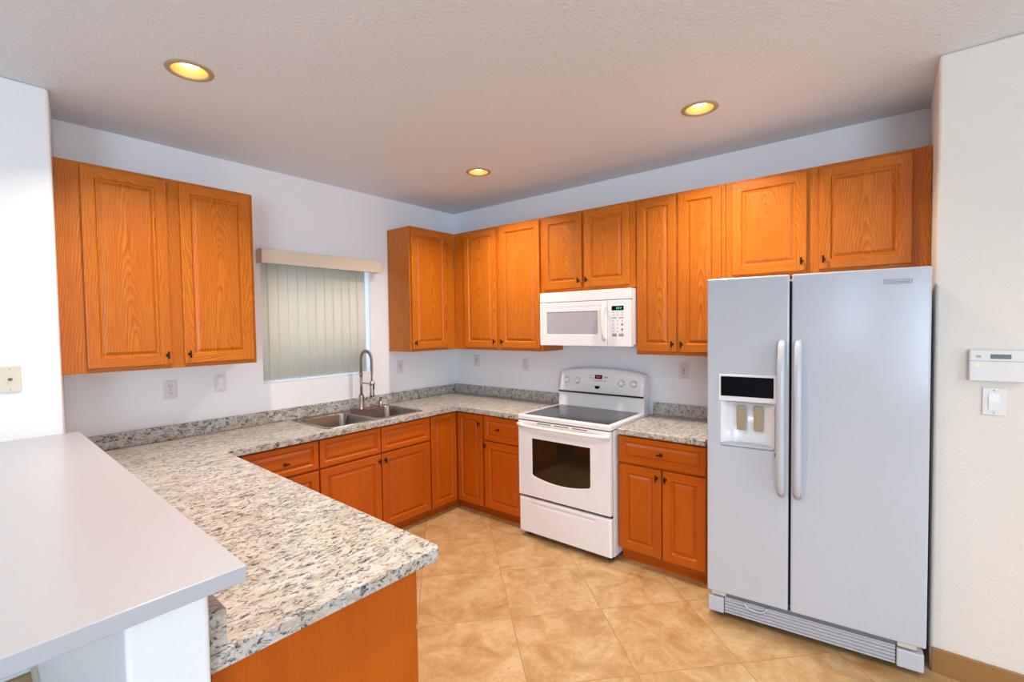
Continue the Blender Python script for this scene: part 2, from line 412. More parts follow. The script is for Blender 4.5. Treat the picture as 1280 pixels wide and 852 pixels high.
def knob_mesh(horizontal=False):
    bm = newbm()
    lathe(bm, [(.0, 0), (.0085, 0), (.0085, -.002), (.0045, -.004), (.004, -.018), (.0, -.018)], axis='y', n=14)
    L = .021
    if horizontal: box(bm, -L, L, -.027, -.017, -.0045, .0045, .002)
    else: box(bm, -.0045, .0045, -.027, -.017, -L, L, .002)
    return bm
def add_door(unit, name, x0, x1, z0, z1, face, knob, mat, fr=.058, butt=True, slope=.014, horiz=False, grain='z'):
    """door or drawer front on a unit; face = local y of the back of the door; knob=(x,z) in unit coords"""
    d = obj(name, door_mesh(x1-x0, z1-z0, fr, butt=butt, slope=slope, grain=grain), mat, unit, (x0, face, z0))
    if knob: obj('knob', knob_mesh(horiz), 'bronze', d, (knob[0]-x0, -.02, knob[1]-z0))
    return d
def upper(label, loc, rotz, w, z0, z1, doors, depth=.308, stiles=None, knobz=None, side_panels=True):
    """local origin: left end on the wall. body box + face frame"""
    u = thing('wall_cabinet', label, 'cabinet', (loc[0], loc[1], z0), rotz)
    h = z1-z0; bm = newbm()
    box(bm, .002, w-.002, -depth+.02, -.003, .012, h-.002, .001)
    xs = [0]
    for d in doors: xs += [d[0]+.01, d[1]-.01]
    xs.append(w)
    for i in range(0, len(xs), 2):
        if xs[i+1]-xs[i] > .004: box(bm, xs[i], xs[i+1], -depth, -depth+.021, 0, h, .0012)
    for d in doors:
        box(bm, d[0]+.01, d[1]-.01, -depth, -depth+.021, 0, d[2]-z0+.012, .0, 'x'); box(bm, d[0]+.01, d[1]-.01, -depth, -depth+.021, d[3]-z0-.012, h, .0, 'x')
    # side skirts below the bottom panel
    box(bm, 0, .012, -depth+.018, -.003, 0, .02); box(bm, w-.012, w, -depth+.018, -.003, 0, .02)
    obj('carcass', bm, 'oak', u)
    for x0, x1, dz0, dz1, k in doors:
        kp = (x1-.024, dz0-z0+.055) if k == 'r' else (x0+.024, dz0-z0+.055)
        add_door(u, 'door', x0, x1, dz0-z0, dz1-z0, -depth-.0008, kp, 'oak')
    return u
UZ0, UZ1 = 1.39, 2.49
DZ0, DZ1 = 1.413, 2.474
upper('double-door oak wall cabinet left of the window', (-3.112, 0), 0, .953, UZ0, UZ1, [(.098, .474, DZ0, DZ1, 'r'), (.537, .933, DZ0, DZ1, 'l')])
upper('narrow single-door oak wall cabinet right of the window, at the corner', (-.858, 0), 0, .549, UZ0, UZ1, [(.012, .436, DZ0, DZ1, 'l')])
upper('double-door oak wall cabinet between the corner and the microwave', (0, -.31), RB, 1.024, UZ0, UZ1, [(.14, .536, DZ0, DZ1, 'r'), (.578, 1.006, DZ0, DZ1, 'l')])
upper('short double-door oak wall cabinet directly above the microwave', (0, -1.336), RB, .814, 1.872, UZ1, [(.016, .378, 1.897, 2.474, 'r'), (.398, .768, 1.897, 2.474, 'l')])
upper('tall double-door oak wall cabinet between microwave and refrigerator', (0, -2.152), RB, .598, UZ0, UZ1, [(.01, .288, DZ0, DZ1, 'r'), (.302, .576, DZ0, DZ1, 'l')])
upper('short double-door oak wall cabinet above the white refrigerator', (0, -2.752), RB, .974, 1.878, UZ1, [(.04, .440, 1.904, 2.474, 'r'), (.498, .902, 1.904, 2.474, 'l')])

BH = .874
def base(label, loc, rotz, w, fronts, depth=.60, toe=True, top=None):
    u = thing('base_cabinet', label, 'cabinet', loc, rotz)
    bm = newbm(); box(bm, .001, w-.001, -depth, -.005, .10, top or BH, .001)
    if top:   # open above, where the sink bowls hang
        box(bm, .001, w-.001, -depth, -depth+.018, top, BH); box(bm, .001, .019, -depth+.018, -.005, top, BH); box(bm, w-.019, w-.001, -depth+.018, -.005, top, BH)
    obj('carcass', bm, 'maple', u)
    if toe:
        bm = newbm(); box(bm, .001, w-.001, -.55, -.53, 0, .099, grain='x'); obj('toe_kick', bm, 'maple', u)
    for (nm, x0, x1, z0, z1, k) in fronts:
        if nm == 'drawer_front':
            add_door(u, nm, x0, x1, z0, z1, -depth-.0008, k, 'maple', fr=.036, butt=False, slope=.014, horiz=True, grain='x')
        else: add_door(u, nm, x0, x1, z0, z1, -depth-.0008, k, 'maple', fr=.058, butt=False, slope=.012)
    return u
# along the window wall (front y=-.62)
base('stained base cabinet with drawer, nearest the peninsula, under the window wall counter', (-2.40, 0, 0), 0, .488,
     [('drawer_front', .006, .486, .674, .862, (.26, .757)), ('door', .006, .486, .09, .660, (.03, .60))])
base('wide stained sink base cabinet with two doors below the steel sink', (-1.908, 0, 0), 0, .982,
     [('drawer_front', .004, .490, .674, .862, None), ('drawer_front', .497, .976, .674, .862, None),
      ('door', .004, .490, .09, .660, (.470, .612)), ('door', .497, .976, .09, .660, (.52, .612))], top=.70)
# corner unit (L-shaped)
u = thing('corner_base_cabinet', 'stained L-shaped corner base cabinet with two tall narrow doors meeting at the inside corner', 'cabinet', (0, 0, 0))
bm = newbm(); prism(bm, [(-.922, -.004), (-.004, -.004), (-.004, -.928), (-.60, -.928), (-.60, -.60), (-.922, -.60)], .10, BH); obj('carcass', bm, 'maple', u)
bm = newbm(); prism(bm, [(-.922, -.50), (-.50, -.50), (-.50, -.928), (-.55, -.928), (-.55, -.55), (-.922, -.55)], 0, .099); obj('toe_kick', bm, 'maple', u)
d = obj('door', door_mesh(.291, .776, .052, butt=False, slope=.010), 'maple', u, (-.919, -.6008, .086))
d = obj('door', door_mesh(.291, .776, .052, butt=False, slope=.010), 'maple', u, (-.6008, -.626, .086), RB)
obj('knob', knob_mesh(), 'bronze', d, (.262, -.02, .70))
# between corner and range
base('narrow stained base cabinet with one drawer and one door, left of the range', (0, -.932, 0), RB, .424,
     [('drawer_front', .008, .418, .660, .862, (.165, .761)), ('door', .008, .418, .09, .648, (.004+.02, .615))])
base('stained base cabinet with wide drawer over two doors, between range and refrigerator', (0, -2.150, 0), RB, .575,
     [('drawer_front', .004, .571, .688, .862, (.296, .775)), ('door', .004, .296, .10, .674, (.269, .622)), ('door', .306, .571, .10, .674, (.326, .622))])
# peninsula cabinet : in a frame turned with the peninsula
PA = R(-1.67)
u = thing('peninsula_cabinet', 'stained peninsula base cabinet with plain end panel under the near counter end', 'cabinet', (-2.512, -.66, 0), PA)
L = 1.78; D0 = -.612
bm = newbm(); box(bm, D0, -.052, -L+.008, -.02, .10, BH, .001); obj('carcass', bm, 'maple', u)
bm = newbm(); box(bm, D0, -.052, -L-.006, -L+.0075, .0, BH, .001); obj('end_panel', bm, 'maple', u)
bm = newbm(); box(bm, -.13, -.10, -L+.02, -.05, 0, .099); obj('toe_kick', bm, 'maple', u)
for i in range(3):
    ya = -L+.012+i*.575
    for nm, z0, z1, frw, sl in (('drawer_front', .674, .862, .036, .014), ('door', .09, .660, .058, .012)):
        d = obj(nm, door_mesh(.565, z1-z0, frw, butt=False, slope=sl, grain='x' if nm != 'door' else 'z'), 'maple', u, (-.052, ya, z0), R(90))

# ------------------------------------------------------------------ countertops
CZ0, CZ1 = .876, .914
def slab(outline, holes=(), z0=CZ0, z1=CZ1):
    bm = newbm(); es = loop_edges(bm, outline, z1)
    for h in holes: es += loop_edges(bm, h, z1)
    bmesh.ops.triangle_fill(bm, edges=es, use_beauty=True, normal=(0, 0, 1))
    ext = bmesh.ops.extrude_face_region(bm, geom=bm.faces[:])
    bmesh.ops.translate(bm, verts=[v for v in ext['geom'] if isinstance(v, bmesh.types.BMVert)], vec=(0, 0, z0-z1))
    bmesh.ops.recalc_face_normals(bm, faces=bm.faces[:]); return bm
def rrect(x0, x1, y0, y1, r, n=5):
    pts = []
    for cx, cy, a0 in ((x1-r, y1-r, 0), (x0+r, y1-r, 90), (x0+r, y0+r, 180), (x1-r, y0+r, 270)):
        for k in range(n+1):
            a = R(a0+90*k/n); pts.append((cx+r*math.cos(a), cy+r*math.sin(a)))
    return pts
def arc(cx, cy, r, a0, a1, n=5): return [(cx+r*math.cos(R(a0+(a1-a0)*k/n)), cy+r*math.sin(R(a0+(a1-a0)*k/n))) for k in range(n+1)]
SX0, SX1, SY0, SY1 = -1.82, -.95, -.572, -.038
hole = rrect(SX0+.02, SX1-.02, SY0+.02, SY1-.02, .05)
ct = thing('countertop', 'speckled granite-look U-shaped countertop running from peninsula past the sink to the range', 'countertop', (-1.5, -.3, CZ0))
outl = [(-3.062, -.002), (-.002, -.002), (-.002, -1.358), (-.645, -1.358), (-.645, -.645), (-2.4825, -.645)] + arc(-2.556, -2.452, .022, -1, -88) + [(-3.187, -2.458), (-3.127, -.43)]
bm = slab(outl, [hole]); bmesh.ops.translate(bm, verts=bm.verts[:], vec=(1.5, .3, -CZ0)); obj('worktop', bm, 'granite', ct, bevel=.006)
BZ = 1.006
bm = newbm()
def splash(pts, z0=CZ1+.0005, z1=BZ): prism(bm, [(x+1.5, y+.3) for x, y in pts], z0-CZ0, z1-CZ0)
splash([(-3.062, -.002), (-3.065, -.02), (-.02, -.02), (-.02, -1.358), (-.002, -1.358), (-.002, -.002)])
splash([(-3.069, -.0215), (-3.127, -.43), (-3.187, -2.456), (-3.152, -2.457), (-3.092, -.43), (-3.045, -.0215)])
obj('backsplash', bm, 'granite', ct, bevel=.003)
ct2 = thing('countertop', 'short speckled granite-look countertop between the range and the refrigerator', 'countertop', (-.3, -2.4, CZ0))
bm = slab([(.298, .245), (.298, -.325), (-.345, -.325), (-.345, .245)], z0=0, z1=.038); obj('worktop', bm, 'granite', ct2, bevel=.006)
bm = newbm(); box(bm, .28, .298, -.325, .245, .0385, BZ-CZ0, .002); obj('backsplash', bm, 'granite', ct2)
# bar top
bm = newbm(); prism(bm, [(-3.72, -2.52), (-3.133, -2.52), (-3.074, -.427), (-3.72, -.427)], 1.0785, 1.113)
tag(obj('bar_top', bm, 'bar', bevel=.0025), 'smooth cream laminate bar top on the half wall, nearest left', 'bar top')

# ------------------------------------------------------------------ sink
sk = thing('sink', 'double-bowl stainless steel drop-in sink below the window', 'sink', ((SX0+SX1)/2, (SY0+SY1)/2, CZ1))
cx, cy = (SX0+SX1)/2, (SY0+SY1)/2
def shell(bm, rects, smooth=True):
    rings = [[bm.verts.new((x-cx, y-cy, z)) for x, y in rrect(a, b, c, d, r)] for a, b, c, d, r, z in rects]
    for p, q in zip(rings, rings[1:]):
        n = len(p)
        for k in range(n):
            f = bm.faces.new((p[k], p[(k+1) % n], q[(k+1) % n], q[k])); f.smooth = True
    f = bm.faces.new(rings[-1]); return rings
mid = -1.40
bowls = [(SX0+.025, mid-.012, SY0+.02, -.128), (mid+.012, SX1-.025, SY0+.02, -.128)]
es = []; bm = newbm()
es += loop_edges(bm, [(x-cx, y-cy) for x, y in rrect(SX0, SX1, SY0, SY1, .045)], .004)
for a, b, c, d in bowls: es += loop_edges(bm, [(x-cx, y-cy) for x, y in rrect(a, b, c, d, .05)], .004)
bmesh.ops.triangle_fill(bm, edges=es, use_beauty=True, normal=(0, 0, 1))
out = [bm.verts.new((x-cx, y-cy, .0005)) for x, y in rrect(SX0-.003, SX1+.003, SY0-.003, SY1+.003, .047)]
top = [e.verts[0] for e in es[:24]]
for k in range(24): bm.faces.new((out[k], out[(k+1) % 24], top[(k+1) % 24], top[k])).smooth = True
bmesh.ops.recalc_face_normals(bm, faces=bm.faces[:])
obj('rim', bm, 'steel', sk)
for a, b, c, d in bowls:
    bm = newbm(); z = .004; D = .19
    shell(bm, [(a, b, c, d, .05, z), (a+.004, b-.004, c+.004, d-.004, .05, z-.006), (a+.006, b-.006, c+.006, d-.006, .05, z-D+.04), (a+.016, b-.016, c+.016, d-.016, .05, z-D+.012), (a+.045, b-.045, c+.045, d-.045, .05, z-D)])
    bmesh.ops.recalc_face_normals(bm, faces=bm.faces[:]); bmesh.ops.reverse_faces(bm, faces=bm.faces[:])
    bo = obj('bowl', bm, 'steel', sk)
    bm = newbm(); lathe(bm, [(.0, .004), (.02, .003), (.038, .005), (.043, .0015)], n=24); obj('drain', bm, 'nickel', bo, ((a+b)/2-cx, (c+d)/2-cy, z-D))
# faucet: spring pull-down
fx_, fy_ = -1.225, -.095
fc = thing('faucet', 'brushed nickel spring pull-down kitchen faucet behind the sink', 'faucet', (fx_, fy_, CZ1+.0045))
bm = newbm(); lathe(bm, [(0, 0), (.028, 0), (.028, .006), (.0225, .010), (.0225, .115), (.020, .125), (.0, .125)], n=24); obj('base', bm, 'nickel', fc)
bm = newbm(); tube(bm, [(0, 0, .12), (0, 0, .30)], .0115, 14); lathe(bm, [(.0, .285), (.015, .285), (.015, .31), (0, .31)], n=18); obj('riser', bm, 'nickel', fc)
dirv = Vector((.28, -.96, 0)).normalized(); RAD = .056
path = [Vector((0, 0, .30)), Vector((0, 0, .37))]
for k in range(0, 13):
    a = math.pi*k/12; path.append(dirv*(RAD-RAD*math.cos(a))+Vector((0, 0,   .42+RAD*1.35*math.sin(a))))
for z in (.36, .33, .30, .27, .235): path.append(dirv*(2*RAD)+Vector((0, 0, z)))
bm = newbm(); tube(bm, path, .0075, 10); obj('hose', bm, 'grey', fc)
# spring coil around the path
def resample(pts, n):
    L = [0]
    for a, b in zip(pts, pts[1:]): L.append(L[-1]+(b-a).length)
    out = []; j = 0
    for i in range(n):
        s = L[-1]*i/(n-1)
        while j < len(L)-2 and L[j+1] < s: j += 1
        f = (s-L[j])/max(1e-9, L[j+1]-L[j]); out.append(pts[j].lerp(pts[j+1], f))
    return out
sp = resample(path[:18], 560); turns = 34; coil = []
side = Vector((0, 0, 1)).cross(dirv)
for i, q in enumerate(sp):
    d = (sp[min(i+1, 559)]-sp[max(i-1, 0)]).normalized(); n2 = d.cross(side).normalized(); a = 2*math.pi*turns*i/559
    coil.append(q+side*math.cos(a)*.0125+n2*math.sin(a)*.0125)
bm = newbm(); tube(bm, coil, .0026, 5); obj('spring', bm, 'nickel', fc)
tip = dirv*2*RAD
bm = newbm(); lathe(bm, [(0, .245), (.013, .245), (.017, .225), (.0175, .16), (.020, .125), (.020, .112), (.0, .112)], (tip.x, tip.y, 0), n=20); sh = obj('spray_head', bm, 'nickel', fc)
bm = newbm(); box(bm, -.005, .005, -.006, .001, -.016, .016, .002); obj('spray_button', bm, 'dark', sh, (tip.x+.004, tip.y-.0175, .19))
bm = newbm(); tube(bm, [(0, 0, .222), dirv*.05+Vector((0, 0, .222)), tip*.86+Vector((0, 0, .218))], .005, 8); lathe(bm, [(.021, .208), (.024, .208), (.024, .230), (.021, .230), (.021, .208)], (tip.x, tip.y, 0), n=20); obj('holder_arm', bm, 'nickel', fc)
bm = newbm(); tube(bm, [(.018, 0, .085), (.045, 0, .085)], .011, 12); tube(bm, [(.045, 0, .085), (.075, -.01, .094), (.12, -.02, .105)], [.006, .005, .0045], 8); obj('lever', bm, 'nickel', fc)
sd = thing('soap_dispenser', 'small dark nickel soap dispenser pump to the right of the faucet', 'soap dispenser', (-1.035, -.095, CZ1+.0045))
bm = newbm(); lathe(bm, [(0, 0), (.019, 0), (.019, .006), (.014, .01), (.014, .05), (0, .05)], n=20); obj('collar', bm, 'nickel', sd)
bm = newbm(); lathe(bm, [(0, .05), (.008, .05), (.008, .068), (.012, .07), (.012, .082), (0, .082)], n=16); tube(bm, [(0, 0, .076), (.01, -.05, .074)], .006, 8); obj('pump_head', bm, 'nickel', sd)

# ------------------------------------------------------------------ vertical blinds
vb = thing('vertical_blinds', 'closed cream vertical blinds with valance over the kitchen window', 'blinds', (-1.5, 0, 1.2))
bm = newbm()
vx0, vx1 = -.512, .508; pr = [(-.001, .885), (-.082, .885), (-.088, .892), (-.088, .978), (-.082, .984), (-.001, .984)]
vz0, vz1 = .885, .988
box(bm, vx0, vx1, -.092, -.080, vz0, vz1, .004); box(bm, vx0, vx0+.012, -.082, -.001, vz0, vz1, .003); box(bm, vx1-.012, vx1, -.082, -.001, vz0, vz1, .003); box(bm, vx0+.01, vx1-.01, -.082, -.001, vz1-.01, vz1, .002)
obj('valance', bm, 'valance', vb)
bm = newbm(); box(bm, vx0+.03, vx1-.03, -.06, -.02, .915, .945, .004); obj('head_rail', bm, 'lightgrey', vb)
xs = [-.462+.0762*i for i in range(12)]
for i, x in enumerate(xs):
    bm = newbm(); n = 6; wd = .089; tilt = R((9, 5, 11, 7, 9, 13, 4, 8, 6, 10, 5, 8)[i]); z0, z1 = .032, .915
    grid = []
    for k in range(n+1):
        s = (k/n-.5)*wd; bow = .006*(1-(2*k/n-1)**2)
        px = s*math.cos(tilt)+bow*math.sin(tilt); py = s*math.sin(tilt)-bow*math.cos(tilt)
        grid.append((bm.verts.new((px, py, z0)), bm.verts.new((px, py, z1))))
    for a, b in zip(grid, grid[1:]): bm.faces.new((a[0], b[0], b[1], a[1])).smooth = True
    o = obj('slat', bm, 'blind', vb, (x, .03, 0))
    sm = o.modifiers.new('solid', 'SOLIDIFY'); sm.thickness = .0012

# ------------------------------------------------------------------ range (local: x right along the wall, front -y)
RW = .777
rg = thing('electric_range', 'white electric range with black glass cooktop between the base cabinets', 'range', (0, -1.3645, 0), RB)
bm = newbm(); box(bm, .006, RW-.002, -.655, -.03, .035, .895, .003)
obj('body', bm, 'white', rg)
for x in (.05, RW-.05):
    for y in (-.62, -.12): bm = newbm(); lathe(bm, [(0, 0), (.022, 0), (.022, .012), (.012, .014), (.012, .036), (0, .036)], (x, y, 0), n=14); obj('levelling_foot', bm, 'dark', rg)
bm = newbm(); box(bm, .010, RW-.010, -.668, -.655, .035, .895); obj('door_gap_shadow_line', bm, 'dark', rg).name = 'door_gap_shade'  # dark backing sheet, painted-in shade for the gaps around door and drawer
# storage drawer with a curved scoop
bm = newbm()
def panel_grid(bm, x0, x1, z0, z1, y, fn, nx=40, nz=24):
    g = [[bm.verts.new((x0+(x1-x0)*i/nx, y+fn((x0+(x1-x0)*i/nx), (z0+(z1-z0)*j/nz)), z0+(z1-z0)*j/nz)) for j in range(nz+1)] for i in range(nx+1)]
    for i in range(nx):
        for j in range(nz): bm.faces.new((g[i][j], g[i+1][j], g[i+1][j+1], g[i][j+1])).smooth = True
    return g
def scoop(x, z):
    if min(x-.004, RW-.004-x, z-.042, .304-z) < .001: return .010
    u = (x-.37)/.30
    if abs(u) >= 1: return 0
    zc = .262-.022*(1-u*u)*.2; w_ = .030*(1-u*u)**.5+.001
    top_ = .278
    d = (top_-z)/w_
    if d < 0 or d > 1: return 0
    return .012*math.exp(-((d-.22)/.22)**2) if d > .22 else .012*(d/.22)
panel_grid(bm, .004, RW-.004, .042, .304, -.7035, scoop, 90, 60)
box(bm, .004, RW-.004, -.6935, -.669, .042, .304, .001); obj('storage_drawer', bm, 'white', rg)
# oven door: frame around an arched-bottom window
wx0, wx1, wzt, wzb, wzm = .130, .620, .765, .483, .452
bm = newbm()
outer = [(.004, .325), (RW-.004, .325), (RW-.004, .893), (.004, .893)]
inner = [(wx0, wzt), (wx0, wzb+.012), (wx0+.012, wzb)] + [(wx0+.012+(wx1-wx0-.024)*k/12, wzb-(wzb-wzm)*(1-(2*k/12-1)**2)) for k in range(1, 12)] + [(wx1-.012, wzb), (wx1, wzb+.012), (wx1, wzt)]
vo = [bm.verts.new((x, -.7035, z)) for x, z in outer]; vi = [bm.verts.new((x, -.7035, z)) for x, z in inner]
es = [bm.edges.new((vo[i], vo[(i+1) % 4])) for i in range(4)] + [bm.edges.new((vi[i], vi[(i+1) % len(vi)])) for i in range(len(vi))]
bmesh.ops.triangle_fill(bm, edges=es, use_beauty=True, normal=(0, -1, 0))
ext = bmesh.ops.extrude_face_region(bm, geom=bm.faces[:]); bmesh.ops.translate(bm, verts=[v for v in ext['geom'] if isinstance(v, bmesh.types.BMVert)], vec=(0, .034, 0))
bmesh.ops.recalc_face_normals(bm, faces=bm.faces[:])
od = obj('oven_door', bm, 'white', rg, bevel=.003)
bm = newbm(); prism(bm, [(x, z) for x, z in inner], -.6995, -.690, 'y'); obj('oven_window', bm, 'ovenglass', od)
# handle : full-width bowed bar
bm = newbm(); n = 28; rings = []
for i in range(n+1):
    s = i/n; x = .002+(RW-.004)*s; e = (2*s-1); out_ = .052*(1-abs(e)**5)+.006; hz = .862 - .0*e
    prof = []
    for k in range(10):
        a = 2*math.pi*k/10; prof.append(bm.verts.new((x, -.7035-out_+.013*math.cos(a)*(1), hz+.013*math.sin(a))))
    rings.append(prof)
for a, b in zip(rings, rings[1:]):
    for k in range(10): bm.faces.new((a[k], b[k], b[(k+1) % 10], a[(k+1) % 10])).smooth = True
bm.faces.new(rings[0]); bm.faces.new(rings[-1][::-1])
bmesh.ops.recalc_face_normals(bm, faces=bm.faces[:])
box(bm, .01, .045, -.72, -.70, .852, .874, .003); box(bm, RW-.045, RW-.01, -.72, -.70, .852, .874, .003)
obj('oven_handle', bm, 'offwhite', od)
bm = newbm()
for k in range(3): box(bm, .18+.15*k, .30+.15*k, -.7045, -.7034, .881, .886, .0)
obj('vent_slot', bm, 'dark', od)
# cooktop
bm = newbm(); box(bm, .0, RW, -.704, -.05, .900, .934, .007, seg=3); obj('cooktop_frame', bm, 'white', rg)
bm = newbm(); box(bm, .038, RW-.038, -.664, -.155, .9335, .9365, .0012); gtop = obj('glass_cooktop', bm, 'glasstop', rg)
for (x, y, r_) in ((.21, -.53, .10), (.57, -.53, .115), (.21, -.28, .075), (.57, -.28, .09)):
    bm = newbm()
    for q in (r_, r_*.62): lathe(bm, [(q, .0), (q, .0004), (q+.002, .0004), (q+.002, .0)], n=40)
    obj('burner_ring', bm, 'grey', gtop, (x, y, .9365))
# backguard : tilted console with a bowed top
bm = newbm(); n = 20; W0, W1 = .012, RW-.006
sec = []
for i in range(n+1):
    s = i/n; x = W0+(W1-W0)*s; e = abs(2*s-1); top = 1.254-.030*e**2.2-(.012 if i in (0, n) else 0)
    sec.append([(x, -.05, .93), (x, -.145, .93), (x, -.139, 1.045), (x, -.152, 1.062), (x, -.122, top-.016), (x, -.112, top-.004), (x, -.100, top), (x, -.05, top-.004)])
vv = [[bm.verts.new(p) for p in s] for s in sec]
for a, b in zip(vv, vv[1:]):
    for k in range(8): 
        f = bm.faces.new((a[k], b[k], b[(k+1) % 8], a[(k+1) % 8])); f.smooth = k in (3, 4, 5, 6)
bm.faces.new(vv[0]); bm.faces.new(vv[-1][::-1]); bmesh.ops.recalc_face_normals(bm, faces=bm.faces[:])
bg = obj('backguard', bm, 'white', rg)
bm = newbm(); box(bm, W0+.006, W1-.004, -.1535, -.139, 1.046, 1.059, .001); obj('trim_line', bm, 'dark', bg)
def on_bg(z): return -.152+(z-1.062)*(.030/(1.238-1.062))
tl = math.atan2(.030, .176)
for x in (.088, .190, .585, .684):
    z = 1.148; bm = newbm(); lathe(bm, [(0, -.024), (.017, -.024), (.0195, -.020), (.022, -.004), (.025, 0)], axis='y', n=26); box(bm, -.004, .004, -.031, -.018, -.020, .020, .002)
    k = obj('control_knob', bm, 'white', bg, (x, on_bg(z), z)); k.rotation_euler = (-tl, 0, 0)
    bm = newbm(); lathe(bm, [(.026, 0), (.026, -.0012), (.029, -.0012), (.029, 0)], axis='y', n=30); obj('dial_ring', bm, 'lightgrey', k, (0, 0, 0))
bm = newbm(); box(bm, .352, .416, -.003, .002, -.016, .016, .001); k = obj('clock_display', bm, 'panel', bg, (0, on_bg(1.186), 1.186)); k.rotation_euler = (-tl, 0, 0)
bm = newbm(); box(bm, .364, .404, -.0036, -.0028, -.007, .007); obj('clock_digits', bm, 'reddisp', k)
bm = newbm()
for x0, x1, z0, z1 in ((.305, .317, .010, .013), (.325, .338, .010, .013), (.305, .318, -.013, -.007), (.325, .334, -.012, -.008), (.342, .425, -.032, -.029), (.342, .346, -.034, -.024), (.421, .425, -.034, -.024), (.434, .446, -.006, .004), (.452, .464, -.006, .004), (.439, .449, -.026, -.022), (.441, .447, -.038, -.032)):
    box(bm, x0, x1, -.001, .002, z0, z1)
k = obj('key_marking', bm, 'ink', bg, (0, on_bg(1.186), 1.186)); k.rotation_euler = (-tl, 0, 0)
bm = newbm(); prism(bm, [(-.021, .012), (.021, .012), (.021, -.004), (.012, -.010), (0, -.014), (-.012, -.010), (-.021, -.004)], -.002, .002, 'y'); k = obj('shield_badge', bm, 'panel', bg, (.378, on_bg(1.103), 1.103)); k.rotation_euler = (-tl, 0, 0)

# ------------------------------------------------------------------ microwave
mw = thing('microwave', 'white over-the-range microwave mounted above the electric range', 'microwave', (0, -1.364, 1.447), RB)
MWW, MH = .785, .418
bm = newbm(); box(bm, 0, MWW, -.352, -.004, .012, MH, .004); box(bm, .02, MWW-.02, -.34, -.03, 0, .014, .003); obj('case', bm, 'white', mw)
bm = newbm(); box(bm, 0, MWW, -.394, -.353, .340, MH, .006, seg=3)
gr = obj('vent_grille', bm, 'white', mw)
# door
DW = .598
bm = newbm(); vo = [(0, 0), (DW, 0), (DW, .3365), (0, .3365)]; vi = rrect(.066, .520, .088, .262, .008, 3)
a = [bm.verts.new((x, -.394, z)) for x, z in vo]; b = [bm.verts.new((x, -.394, z)) for x, z in vi]
es = [bm.edges.new((a[i], a[(i+1) % 4])) for i in range(4)]+[bm.edges.new((b[i], b[(i+1) % len(b)])) for i in range(len(b))]
bmesh.ops.triangle_fill(bm, edges=es, use_beauty=True, normal=(0, -1, 0))
ext = bmesh.ops.extrude_face_region(bm, geom=bm.faces[:]); bmesh.ops.translate(bm, verts=[v for v in ext['geom'] if isinstance(v, bmesh.types.BMVert)], vec=(0, .040, 0))
bmesh.ops.recalc_face_normals(bm, faces=bm.faces[:]); md = obj('door', bm, 'white', mw, bevel=.004)
bm = newbm(); box(bm, .06, .526, -.3905, -.3855, .082, .268, .001); obj('door_window', bm, 'mwglass', md)
bm = newbm(); tube(bm, [(.030, -.394, .300), (.030, -.3955, .300)], .001, 4)
bm.free(); bm = newbm()
for a_, b_ in (((.028, .046), (.028, .303)), ((.552, .046), (.552, .303)), ((.028, .303), (.552, .303))):
    x0, x1 = sorted((a_[0], b_[0])); z0, z1 = sorted((a_[1], b_[1])); box(bm, x0-.0012, x1+.0012, -.3946, -.3935, z0-.0012, z1+.0012)
obj('door_groove', bm, 'lightgrey', md)
bm = newbm(); pts = []
for k in range(17):
    s = k/16; e = 2*s-1; pts.append((.575, -.394-.034*(1-e**4), .050+.255*s))
tube(bm, pts, [.013]*17, 12); obj('door_handle', bm, 'offwhite', md)
bm = newbm(); box(bm, DW+.002, MWW, -.394, -.353, 0, .3365, .004); cp = obj('control_panel', bm, 'white', mw)
bm = newbm(); box(bm, .635, .728, -.3955, -.393, .262, .294, .001); dsp = obj('display', bm, 'panel', cp)
bm = newbm()
for x0, x1 in ((.672, .682), (.686, .696), (.702, .712)): box(bm, x0, x1, -.3962, -.3954, .271, .285)
obj('display_digits', bm, 'greendisp', dsp)
bm = newbm()
rows = [(.245, .006, 3), (.226, .006, 3)]
for z, h_, c_ in rows:
    for i in range(3): box(bm, .642+.034*i, .656+.034*i, -.3946, -.3935, z, z+.004)
for z, h_ in ((.205, .006), (.088, .006), (.075, .010)):
    box(bm, .638, .674, -.3948, -.3935, z, z+h_); box(bm, .690, .726, -.3948, -.3935, z, z+h_)
for j in range(4):
    for i in range(3):
        if not (i == 2 and j in (1, 2)): box(bm, .645+.034*i, .651+.034*i, -.3946, -.3935, .182-.026*j, .189-.026*j)
lathe(bm, [(0, -.3952), (.008, -.3950), (.008, -.3935)], (.716, 0, .160), 'y', 14); lathe(bm, [(0, -.3952), (.008, -.3950), (.008, -.3935)], (.716, 0, .125), 'y', 14)
obj('keypad_marking', bm, 'ink', cp)

# ------------------------------------------------------------------ refrigerator (local x along width, front -y at y=0)
FB = R(5.042)
fg = thing('refrigerator', 'tall white side-by-side refrigerator with ice and water dispenser', 'refrigerator', (-.8729, -2.8021, 0), RB+FB)
FW = .9123; SPL = .387
DB, DT = .147, 1.844
bm = newbm(); box(bm, .012, FW-.014, .075, .770, .03, 1.822, .006); obj('body', bm, 'fridge', fg)
bm = newbm(); box(bm, .020, FW-.022, .060, .076, .15, 1.815); obj('gasket', bm, 'navy', fg)
